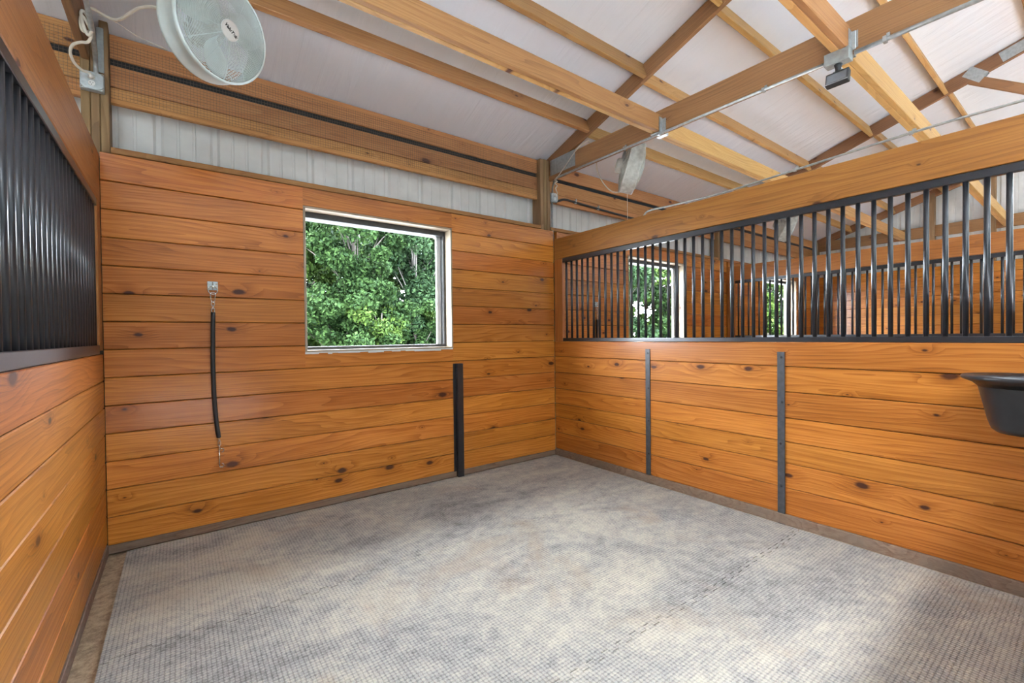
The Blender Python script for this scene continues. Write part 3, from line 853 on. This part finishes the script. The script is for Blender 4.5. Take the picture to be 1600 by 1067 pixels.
# ------------------------------------------------------------------ conduits, boxes, cords, flood light
def conduit(name, pts, r, mat, label, clips=(), grp=None, cat='conduit'):
    g = empty(name, pts[0], label, cat, grp)
    bm = bmesh.new(); tube(bm, pts, r, 10); mesh_obj('pipe', bm, mat, g, smooth=True)
    for c in clips:
        c = Vector(c)
        bm = bmesh.new(); box(bm, c.x-r*1.3, c.x+r*1.3, c.y-0.009, c.y+0.009, c.z-r*1.3, c.z+r*1.3)
        box(bm, c.x-0.004, c.x+0.004, c.y-0.022, c.y-0.006, c.z, c.z+r*2.6)
        mesh_obj('strap_clip', bm, M['galv'], g)
    return g
cx = -0.034
conduit('conduit', [(0.035, 0.052, 2.878), (0.033, 0.045, 2.93), (0.0, -0.02, 2.970), (cx, -0.10, 2.983), (cx, -0.5, 2.986), (cx, -2.57, 2.972)], 0.010, M['galv'], 'thin grey conduit running from the corner outlet box along the truss chord', [(cx, -1.0, 2.984), (cx, -1.36, 2.983), (cx, -2.2, 2.974)], 'conduits')
conduit('conduit', [(cx, -2.715, 2.966), (cx, -3.3, 2.966), (cx, -5.0, 2.966)], 0.0125, M['galv'], 'grey conduit leaving the flood light box toward the top edge', [(cx, -2.86, 2.966)], 'conduits')
conduit('conduit', [(0.035, 0.058, 2.778), (0.035, 0.058, 2.5), (0.035, 0.052, 2.36)], 0.011, M['galv_dull'], 'short grey pipe dropping from the corner outlet box behind the beam', (), 'conduits')
conduit('conduit', spline([(0.075, -1.11, 2.330), (0.075, -1.13, 2.375), (0.075, -1.20, 2.400), (0.075, -1.5, 2.388), (0.075, -1.95, 2.385), (0.075, -2.95, 2.432), (0.075, -3.5, 2.436), (0.075, -4.4, 2.44)], 5), 0.0075, M['galv'], 'thin grey conduit strung above the right partition beam', [(0.075, -2.35, 2.404), (0.075, -2.95, 2.432)], 'conduits')
conduit('conduit', spline([(0.10, 0.075, 2.785), (0.16, 0.07, 2.815), (0.28, 0.082, 2.845), (0.6, 0.085, 2.835), (1.4, 0.085, 2.812), (2.6, 0.085, 2.80)], 5), 0.013, M['black_rubber'], 'black plastic pipe clipped along the second stall eave boards', [(0.42, 0.085, 2.842), (0.80, 0.085, 2.830)], 'conduits')
conduit('conduit', spline([(-3.666, 0.012, 2.90), (-3.667, 0.010, 2.945), (-3.662, -0.04, 2.972), (-3.651, -0.18, 2.978), (-3.641, -0.38, 2.980), (-3.634, -0.61, 2.981), (-3.63, -1.0, 2.981)], 5), 0.012, M['galv'], 'grey conduit bending up the left post from the outlet box', (), 'conduits')

def outlet(x, y, z, s, label, plug_top=True):
    g = empty('outlet_box', (x, y, z), label, 'outlet', 'metal outlet boxes')
    mesh_obj('box_body', rbox(x-s/2, x+s/2, y-0.042, y, z-s/2, z+s/2, 0.006, 2), M['galv_dull'], g)
    bm = bmesh.new()
    c = s*0.18; h = s*0.47
    pts = [(-h+c, -h), (h-c, -h), (h, -h+c), (h, h-c), (h-c, h), (-h+c, h), (-h, h-c), (-h, -h+c)]
    a = [bm.verts.new((x+px, y-0.0475, z+pz)) for px, pz in pts]; b = [bm.verts.new((x+px, y-0.0422, z+pz)) for px, pz in pts]
    bm.faces.new(a); bm.faces.new(b[::-1])
    for k in range(8): bm.faces.new((a[k], b[k], b[(k+1) % 8], a[(k+1) % 8]))
    bmesh.ops.recalc_face_normals(bm, faces=bm.faces[:])
    mesh_obj('cover_plate', bm, M['galv'], g)
    for k, dz in enumerate((s*0.17, -s*0.17)):
        bm = bmesh.new(); lathe(bm, [(0.0, 0.004), (0.0155, 0.004), (0.017, 0.002), (0.017, 0)], 20)
        bmesh.ops.rotate(bm, verts=bm.verts, cent=(0, 0, 0), matrix=Matrix.Rotation(math.pi/2, 3, 'X'))
        bmesh.ops.translate(bm, verts=bm.verts, vec=(x, y-0.0475, z+dz))
        r = mesh_obj('receptacle', bm, M['white_plastic'], g)
        if k == 1:
            bm = bmesh.new()
            for dx, hh in ((-0.006, 0.004), (0.006, 0.0035)): box(bm, x+dx-0.0012, x+dx+0.0012, y-0.0522, y-0.0510, z+dz-hh+0.003, z+dz+hh+0.003)
            box(bm, x-0.002, x+0.002, y-0.0522, y-0.0510, z+dz-0.010, z+dz-0.006)
            mesh_obj('slots', bm, M['print'], r)
    for sx_, sz_ in ((-1, -1), (1, 1), (-1, 1), (1, -1)):
        bm = bmesh.new(); lathe(bm, [(0.0, 0.002), (0.003, 0.0015), (0.004, 0)], 8)
        bmesh.ops.rotate(bm, verts=bm.verts, cent=(0, 0, 0), matrix=Matrix.Rotation(math.pi/2, 3, 'X'))
        bmesh.ops.translate(bm, verts=bm.verts, vec=(x+sx_*s*0.43, y-0.042, z+sz_*s*0.43)); mesh_obj('screw', bm, M['chrome'], g)
    return g
outlet(-3.684, 0.040, 2.850, 0.108, 'grey metal outlet box with white sockets on the left post')
outlet(0.058, 0.085, 2.825, 0.095, 'small grey outlet box at the corner post above the right partition')

def cord(name, pts, r, label, mat='cord', plug=None, n=8, group='cream cords'):
    g = empty(name, pts[0], label, 'cord', group)
    bm = bmesh.new(); tube(bm, spline(pts, n), r, 8); mesh_obj('cable', bm, M[mat], g, smooth=True)
    if plug:
        bm = bmesh.new(); tube(bm, [plug, Vector(plug) + Vector((0, -0.020, 0)), Vector(plug) + Vector((0, -0.030, 0.004))], [0.015, 0.013, 0.006], 12)
        mesh_obj('plug', bm, M['white_plastic'], g, smooth=True)
    return g
# looped cord of the near fan, bunched up at the left post
px_, pz_ = -3.684, 2.868
FAN1 = Vector((-3.110, -0.86, 2.895))
cord('fan_cord', [(px_, -0.036, pz_+0.004), (-3.695, -0.040, 2.875), (-3.719, -0.060, 2.872), (-3.745, -0.100, 2.885), (-3.754, -0.150, 2.914), (-3.736, -0.200, 2.937), (-3.697, -0.260, 2.934), (-3.662, -0.310, 2.923), (-3.647, -0.320, 2.964), (-3.658, -0.330, 3.006), (-3.680, -0.340, 3.039), (-3.688, -0.330, 3.006), (-3.680, -0.320, 2.970), (-3.653, -0.310, 2.985), (-3.655, -0.310, 3.040), (-3.674, -0.320, 3.075), (-3.684, -0.340, 3.052), (-3.675, -0.340, 2.987), (-3.656, -0.340, 2.944), (-3.640, -0.340, 2.991), (-3.649, -0.340, 3.056), (-3.661, -0.340, 3.089), (-3.632, -0.350, 3.088), (-3.597, -0.370, 3.064), (-3.547, -0.400, 3.038), (-3.511, -0.450, 3.030), (-3.467, -0.520, 3.042), (-3.424, -0.600, 3.037), (-3.361, -0.680, 3.017), (-3.31, -0.70, 2.98)], 0.0075,
    'cream cord knotted at the left post and running to the near fan', plug=(px_, -0.0078, pz_))
cord('pull_string', [(-3.613, -0.355, 3.060), (-3.558, -0.37, 3.052), (-3.444, -0.50, 2.934), (-3.314, -0.68, 2.817)], 0.0018, 'thin white string from the left post to the near fan', n=4)
# cord of the second fan
cord('fan_cord', [(0.060, 0.034, 2.845), (0.075, 0.015, 2.86), (0.03, -0.02, 2.875), (0.01, -0.03, 2.90), (0.03, -0.03, 2.925), (-0.01, -0.04, 2.945), (0.015, -0.05, 2.965), (-0.03, -0.06, 2.97), (-0.042, -0.12, 2.985), (-0.042, -0.22, 3.05), (-0.042, -0.36, 3.15), (-0.040, -0.46, 3.195), (-0.03, -0.52, 3.215), (0.03, -0.52, 3.22), (0.16, -0.48, 3.10)], 0.005, 'cream cord twisted up from the corner outlet box over the truss chord', plug=(0.058, 0.0375, 2.841))
cord('fan_cord', [(0.16, -0.48, 3.10), (0.19, -0.47, 2.99), (0.24, -0.50, 2.87), (0.31, -0.56, 2.775), (0.36, -0.65, 2.77), (0.31, -0.73, 2.83)], 0.006, 'cream cord hanging in a loop below the second fan')
cord('pull_string', [(0.30, -0.76, 2.76), (0.30, -0.76, 2.62), (0.301, -0.76, 2.44)], 0.0018, 'thin pull string hanging straight down from the second fan', n=3)

# junction box with black flood light
g = empty('flood_light', (-0.045, -2.645, 2.99), 'black flood light on a grey junction box under the truss chord', 'light')
mesh_obj('junction_box', rbox(-0.088, -0.022, -2.705, -2.575, 2.925, 3.000, 0.004, 2), M['galv_dull'], g)
mesh_obj('mount_bracket', rbox(-0.030, -0.0215, -2.72, -2.665, 2.99, 3.10, 0.002), M['galv'], g)
bm = bmesh.new(); tube(bm, [(-0.055, -2.64, 2.926), (-0.055, -2.64, 2.905), (-0.058, -2.64, 2.880)], [0.022, 0.016, 0.014], 12); mesh_obj('swivel', bm, M['black_rubber'], g, smooth=True)
bm = rbox(-0.060, 0.060, -0.020, 0.020, -0.040, 0.040, 0.006, 2)
R_ = Matrix.Translation((-0.062, -2.640, 2.838)) @ Matrix.Rotation(math.radians(-90), 4, 'Z') @ Matrix.Rotation(math.radians(-14), 4, 'X')
bmesh.ops.transform(bm, matrix=R_, verts=bm.verts); h_ = mesh_obj('lamp_head', bm, M['black_rubber'], g)
bm = rbox(-0.050, 0.050, -0.0225, -0.0195, -0.030, 0.026, 0.001); bmesh.ops.transform(bm, matrix=R_, verts=bm.verts); mesh_obj('lens', bm, M['lens'], h_)
bm = rbox(-0.058, 0.058, -0.0235, -0.021, -0.037, -0.032, 0.0008); bmesh.ops.transform(bm, matrix=R_, verts=bm.verts); mesh_obj('lower_lip', bm, M['galv'], h_)
bm = rbox(-0.026, 0.026, -0.012, 0.012, 0.038, 0.052, 0.002); bmesh.ops.transform(bm, matrix=R_, verts=bm.verts); mesh_obj('hinge', bm, M['galv_dull'], h_)

# ------------------------------------------------------------------ fans
def text_mesh(body, size, shear=0.0):
    cu = bpy.data.curves.new('lettering', 'FONT'); cu.body = body; cu.size = size; cu.align_x = 'CENTER'; cu.align_y = 'CENTER'
    cu.shear = shear; cu.extrude = 0.0004; cu.offset = 0.0009
    o = bpy.data.objects.new('lettering_tmp', cu); C.objects.link(o)
    bpy.context.view_layer.update()
    dg = bpy.context.evaluated_depsgraph_get()
    me = bpy.data.meshes.new_from_object(o.evaluated_get(dg))
    bpy.data.objects.remove(o); bpy.data.curves.remove(cu)
    return me

def fan(center, normal, label, R_=0.236, mat='fan_white', hang=None, roll=0.0, rings=29):
    e = empty('wall_fan', center, label, 'fan', 'white cage fans')
    zax = Vector(normal).normalized(); upv = Vector((0, 0, 1)); xax = upv.cross(zax).normalized(); yax = zax.cross(xax)
    rot = Matrix((xax, yax, zax)).transposed()
    e.rotation_euler = rot.to_euler()
    MM = M[mat]
    def part(name, bm, m, parent=e, smooth=True):
        me = bpy.data.meshes.new(name); bm.to_mesh(me); bm.free(); me.materials.append(m)
        if smooth: me.polygons.foreach_set('use_smooth', [True]*len(me.polygons))
        o = bpy.data.objects.new(name, me); C.objects.link(o); o.parent = parent; return o
    # front guard: shallow dome of rings and spokes
    def dome(r): return 0.055 + 0.050*(1 - (r/R_)**2.2)
    bm = bmesh.new()
    rs_ = [0.048 + (R_-0.012-0.048)*k/(rings-1) for k in range(rings)]
    for r in rs_:
        tube(bm, [(r*math.cos(2*math.pi*k/56), r*math.sin(2*math.pi*k/56), dome(r)) for k in range(56)], 0.0017, 5, closed=True)
    part('front_rings', bm, MM)
    bm = bmesh.new()
    for k in range(12):
        a = 2*math.pi*k/12 + 0.12
        tube(bm, [(r*math.cos(a), r*math.sin(a), dome(r)-0.003) for r in [0.04 + (R_-0.006-0.04)*j/8 for j in range(9)]], 0.0022, 5)
    part('front_spokes', bm, MM)
    # housing band
    bm = bmesh.new(); lathe(bm, [(R_-0.006, 0.060), (R_, 0.064), (R_+0.006, 0.058), (R_+0.006, 0.040), (R_+0.002, 0.036), (R_+0.002, -0.050), (R_+0.006, -0.054), (R_+0.006, -0.068), (R_, -0.072), (R_-0.006, -0.068), (R_-0.004, 0.0), (R_-0.006, 0.060)], 72)
    part('housing_band', bm, MM)
    # rear guard
    bm = bmesh.new()
    for k in range(14):
        r = 0.07 + (R_-0.010-0.07)*k/13
        tube(bm, [(r*math.cos(2*math.pi*j/48), r*math.sin(2*math.pi*j/48), -0.068-0.035*(1-(r/R_)**2)) for j in range(48)], 0.0016, 5, closed=True)
    for k in range(8):
        a = 2*math.pi*k/8
        tube(bm, [(r*math.cos(a), r*math.sin(a), -0.071-0.035*(1-(r/R_)**2)) for r in [0.05+(R_-0.056)*j/6 for j in range(7)]], 0.0024, 5)
    part('rear_guard', bm, MM)
    # blades
    for k in range(3):
        bm = bmesh.new(); a0 = 2*math.pi*k/3 + 0.4
        grid = []
        for i in range(7):
            r = 0.035 + (R_*0.90-0.035)*i/6; half = 0.30 + 0.34*math.sin(math.pi*min(1, i/6*0.85+0.12))
            row = []
            for j in range(6):
                u = j/5*2-1; a = a0 + u*half + 0.16*i/6
                row.append(bm.verts.new((r*math.cos(a), r*math.sin(a), 0.012 - u*0.030 + 0.01*(u*u))))
            grid.append(row)
        fs = []
        for i in range(6):
            for j in range(5): fs.append(bm.faces.new((grid[i][j], grid[i+1][j], grid[i+1][j+1], grid[i][j+1])))
        ex = bmesh.ops.extrude_face_region(bm, geom=fs)
        bmesh.ops.translate(bm, verts=[v for v in ex['geom'] if isinstance(v, bmesh.types.BMVert)], vec=(0, 0, 0.002))
        bmesh.ops.recalc_face_normals(bm, faces=bm.faces[:])
        part('blade', bm, MM)
    bm = bmesh.new(); lathe(bm, [(0, 0.035), (0.034, 0.030), (0.038, 0.0), (0.055, -0.03), (0.072, -0.05), (0.072, -0.145), (0.060, -0.160), (0, -0.165)], 28)
    part('motor', bm, M['fan_dusty'])
    bm = bmesh.new(); lathe(bm, [(0, dome(0)+0.004), (0.040, dome(0.04)+0.004), (0.048, dome(0.048)+0.001), (0.046, dome(0.05)-0.004), (0, dome(0)-0.004)], 32)
    bd = part('badge', bm, M['white_plastic'])
    me = text_mesh('ValuTek', 0.0225, 0.25); me.materials.append(M['print'])
    t_ = bpy.data.objects.new('lettering', me); C.objects.link(t_); t_.parent = bd
    t_.location = (0, 0, dome(0)+0.0046); t_.rotation_euler = (0, 0, roll)
    # hanging arm from the truss
    if hang is not None:
        inv = rot.inverted()
        a = inv @ (Vector(hang) - Vector(center))
        bm = bmesh.new(); p0 = Vector((0, 0, -0.11)); p1 = inv @ (Vector((hang[0], hang[1], Vector(center).z + 0.02)) - Vector(center))
        p0b = Vector((0, 0.075, -0.10))
        tube(bm, [p0b, Vector((0, R_*0.75, -0.115)), a*0.5 + Vector((0, R_*0.75, -0.115))*0.5, a], 0.013, 8)
        part('hanger_arm', bm, M['galv_dull'])
        bm = bmesh.new(); 
        for s in (-1, 1): tube(bm, [(s*0.075, 0, -0.09), (s*0.078, 0.06, -0.115), (0, R_*0.75, -0.115)], 0.008, 6)
        part('yoke', bm, M['galv_dull'])
    return e
fan(FAN1, (0.50, -0.80, -0.20), 'round white cage fan hanging in the upper left, facing the room', hang=(-3.50, -0.62, 3.20), roll=-0.5)
fan((0.30, -0.82, 2.93), (0.72, -0.66, -0.26), 'dusty white cage fan seen edge-on beside the corner truss', R_=0.235, mat='fan_dusty', hang=(0.12, -0.72, 3.14), rings=20)
fan((3.95, -0.75, 2.90), (0.60, -0.70, -0.26), 'white cage fan in the farthest stall, seen through the bars', R_=0.235, mat='fan_dusty', hang=(3.78, -0.62, 3.14), rings=14)

# ------------------------------------------------------------------ trees beyond the windows
def leaf_mesh(name, centers, radii, n, size, rng, mat, squash=0.8):
    k = len(centers); idx = rng.integers(0, k, n)
    d = rng.normal(size=(n, 3)); d /= np.linalg.norm(d, axis=1)[:, None]
    rad = radii[idx] * rng.random(n) ** 0.45
    p = centers[idx] + d * rad[:, None] * np.array([1, 1, squash])
    a = rng.normal(size=(n, 3)); a /= np.linalg.norm(a, axis=1)[:, None]
    b = np.cross(a, rng.normal(size=(n, 3))); b /= np.linalg.norm(b, axis=1)[:, None]
    s = size * (0.6 + 0.8*rng.random(n))[:, None]
    nrm = np.cross(a, b)
    v = np.stack([p - a*s, p - b*s*0.55 + nrm*s*0.12, p + a*s, p + b*s*0.55 + nrm*s*0.12], axis=1).reshape(-1, 3)
    me = bpy.data.meshes.new(name)
    me.vertices.add(4*n); me.vertices.foreach_set('co', v.astype(np.float32).ravel())
    me.loops.add(4*n); me.loops.foreach_set('vertex_index', np.arange(4*n, dtype=np.int32))
    me.polygons.add(n); me.polygons.foreach_set('loop_start', np.arange(0, 4*n, 4, dtype=np.int32)); me.polygons.foreach_set('loop_total', np.full(n, 4, np.int32))
    me.update(calc_edges=True); me.materials.append(mat)
    return me

def tree(x, y, h, r, n, size, seed, mat, bark, label, crown0=1.2, tr=0.11, group='trees behind the barn', clus=46, gapy=0.62):
    rng = np.random.default_rng(seed); rs_ = random.Random(seed)
    e = empty('broadleaf_tree', (x, y, -0.12), label, 'tree', group)
    bm = bmesh.new(); base = Vector((x, y, -0.15))
    pts = [base + Vector((0.12*math.sin(k*0.9+seed)*k/8, 0.1*math.cos(k*0.7+seed)*k/8, h*0.93*k/8)) for k in range(9)]
    tube(bm, pts, [tr*(1-0.85*k/8)+0.012 for k in range(9)], 8)
    cents = []; rads = []
    for k in range(clus):
        t = (k+0.5)/clus; z = crown0 + (h-crown0)*t
        prof = r * math.sin(math.pi*min(1, 0.18+0.82*(1-abs(2*t-0.85)/1.2)))**0.8
        a = rs_.uniform(0, 2*math.pi); q = prof*math.sqrt(rs_.random())
        c = Vector((x + q*math.cos(a), y + q*math.sin(a), z))
        cents.append(c); rads.append(rs_.uniform(0.35, 0.8)*gapy*min(1.0, 0.5+r/3))
        if k % 2 == 0:
            i = min(8, max(1, int((z-0.5)/h*8)))
            tube(bm, [pts[i-1], (pts[i-1]+c)/2 + Vector((0, 0, 0.15)), c], [0.030, 0.018, 0.006], 5)
    mesh_obj('trunk', bm, bark, e, smooth=True)
    cs = np.array([[v.x-x, v.y-y, v.z+0.12] for v in cents])
    o = bpy.data.objects.new('foliage', leaf_mesh('foliage', cs, np.array(rads), n, size, rng, mat)); link(o, e, (x, y, -0.12)); o['kind'] = 'stuff'
    return e

LA, LB, LC = M['leaf_a'], M['leaf_b'], M['leaf_c']
near = [ # x, y, h, r, leaves, material, bark, label
 (0.9, 9.6, 5.7, 2.0, 40000, LA, M['bark'], 'tall green tree with a dark trunk, left in the near window'),
 (3.15, 10.4, 5.7, 1.7, 32000, LC, M['bark_pale'], 'tree with a slim pale trunk, right of centre in the near window'),
 (-0.6, 12.5, 5.9, 2.0, 24000, LB, M['bark'], 'green tree at the left edge of the near window'),
 (2.2, 13.5, 5.2, 2.2, 28000, LB, M['bark'], 'yellowish green tree between two trunks in the near window'),
 (4.9, 11.5, 5.9, 2.0, 30000, LA, M['bark'], 'dense dark tree at the right edge of the near window'),
 (6.3, 14.0, 6.2, 2.2, 12000, LC, M['bark'], 'bluish green tree half hidden by the window stile'),
 (0.6, 16.5, 6.6, 2.6, 24000, LC, M['bark'], 'bluish tree standing far behind on the left of the near window'),
 (-0.5, 19.5, 7.4, 3.0, 16000, LA, M['bark'], 'broad tree filling the far left of the near window'),
 (3.0, 20.5, 6.6, 3.0, 16000, LB, M['bark'], 'broad tree filling the far middle of the near window'),
 (7.2, 19.5, 7.4, 3.0, 16000, LA, M['bark'], 'broad tree filling the far right of the near window'),
 (-3.2, 11.5, 5.8, 2.2, 14000, LB, M['bark'], 'green tree just left of the near window view'),
 (-5.6, 13.0, 6.2, 2.4, 10000, LA, M['bark'], 'dark tree further left of the near window view'),
 (4.2, 16.8, 6.6, 2.6, 24000, LC, M['bark'], 'bluish tree standing far behind on the right of the near window'),
]
for i, (x, y, h, r, n, m_, b_, lab) in enumerate(near):
    tree(x, y, h, r, n, 0.062 if y < 12 else (0.085 if y < 18 else 0.11), 100+i, m_, b_, lab, crown0=1.0 if i in (0, 1, 4) else 0.5, tr=0.085 if b_ is M['bark_pale'] else 0.12, clus=60, gapy=0.74)
for i, (x, y) in enumerate(((1.4, 8.8), (2.6, 9.2), (3.9, 9.4), (0.2, 9.3))):
    lab = ('low leafy bush at the foot of the dark trunk', 'low leafy bush between the two window trunks', 'low leafy bush right of the pale trunk', 'low leafy bush at the left foot of the window view')[i]
    tree(x, y, 2.3, 1.0, 9000, 0.055, 300+i, (LB, LA, LB, LA)[i], M['bark'], lab, crown0=0.0, tr=0.04, group='bushes behind the barn', clus=26)
ORD = ('first', 'second', 'third', 'fourth', 'fifth', 'sixth', 'seventh', 'eighth')
for i, (x, y) in enumerate(((12.2, 9.8), (14.6, 11.0), (16.4, 9.4), (18.6, 11.2), (20.4, 9.6), (17.0, 14.5))):
    tree(x, y, 5.2 + (i*3 % 4)*0.3, 2.1, 11000, 0.11, 400+i, (LC, LB, LA)[i % 3], M['bark'], ORD[i] + ' tree from the left through the second stall window' if i < 5 else 'rear bluish tree through the second stall window', crown0=0.2, clus=46, gapy=0.85)
for i, (x, y) in enumerate(((27.0, 9.8), (29.6, 10.6), (32.0, 9.6), (34.8, 11.0))):
    tree(x, y, 5.2 + (i*3 % 4)*0.3, 2.2, 7000, 0.13, 460+i, (LB, LC, LA)[i % 3], M['bark'], ORD[i] + ' tree from the left through the farthest stall window', crown0=0.2, clus=40, gapy=0.9)
ORD2 = ('first', 'second', 'third', 'fourth', 'fifth', 'sixth', 'seventh', 'eighth', 'ninth', 'tenth', 'eleventh', 'twelfth', 'thirteenth', 'fourteenth')
for i in range(14):  # unseen tree row, added to block the low sky behind the camera
    x = -22 + i*3.2; y = -9.8 - (i*5 % 4)*0.3
    tree(x, y, 10.2 + (i*3 % 4)*0.3, 2.3, 10500, 0.24, 600+i, (LA, LB, LC)[i % 3], M['bark'], ORD2[i] + ' tree of the added light-blocking row behind the camera', crown0=0.2, clus=44, gapy=1.0, group='added light-blocking trees')
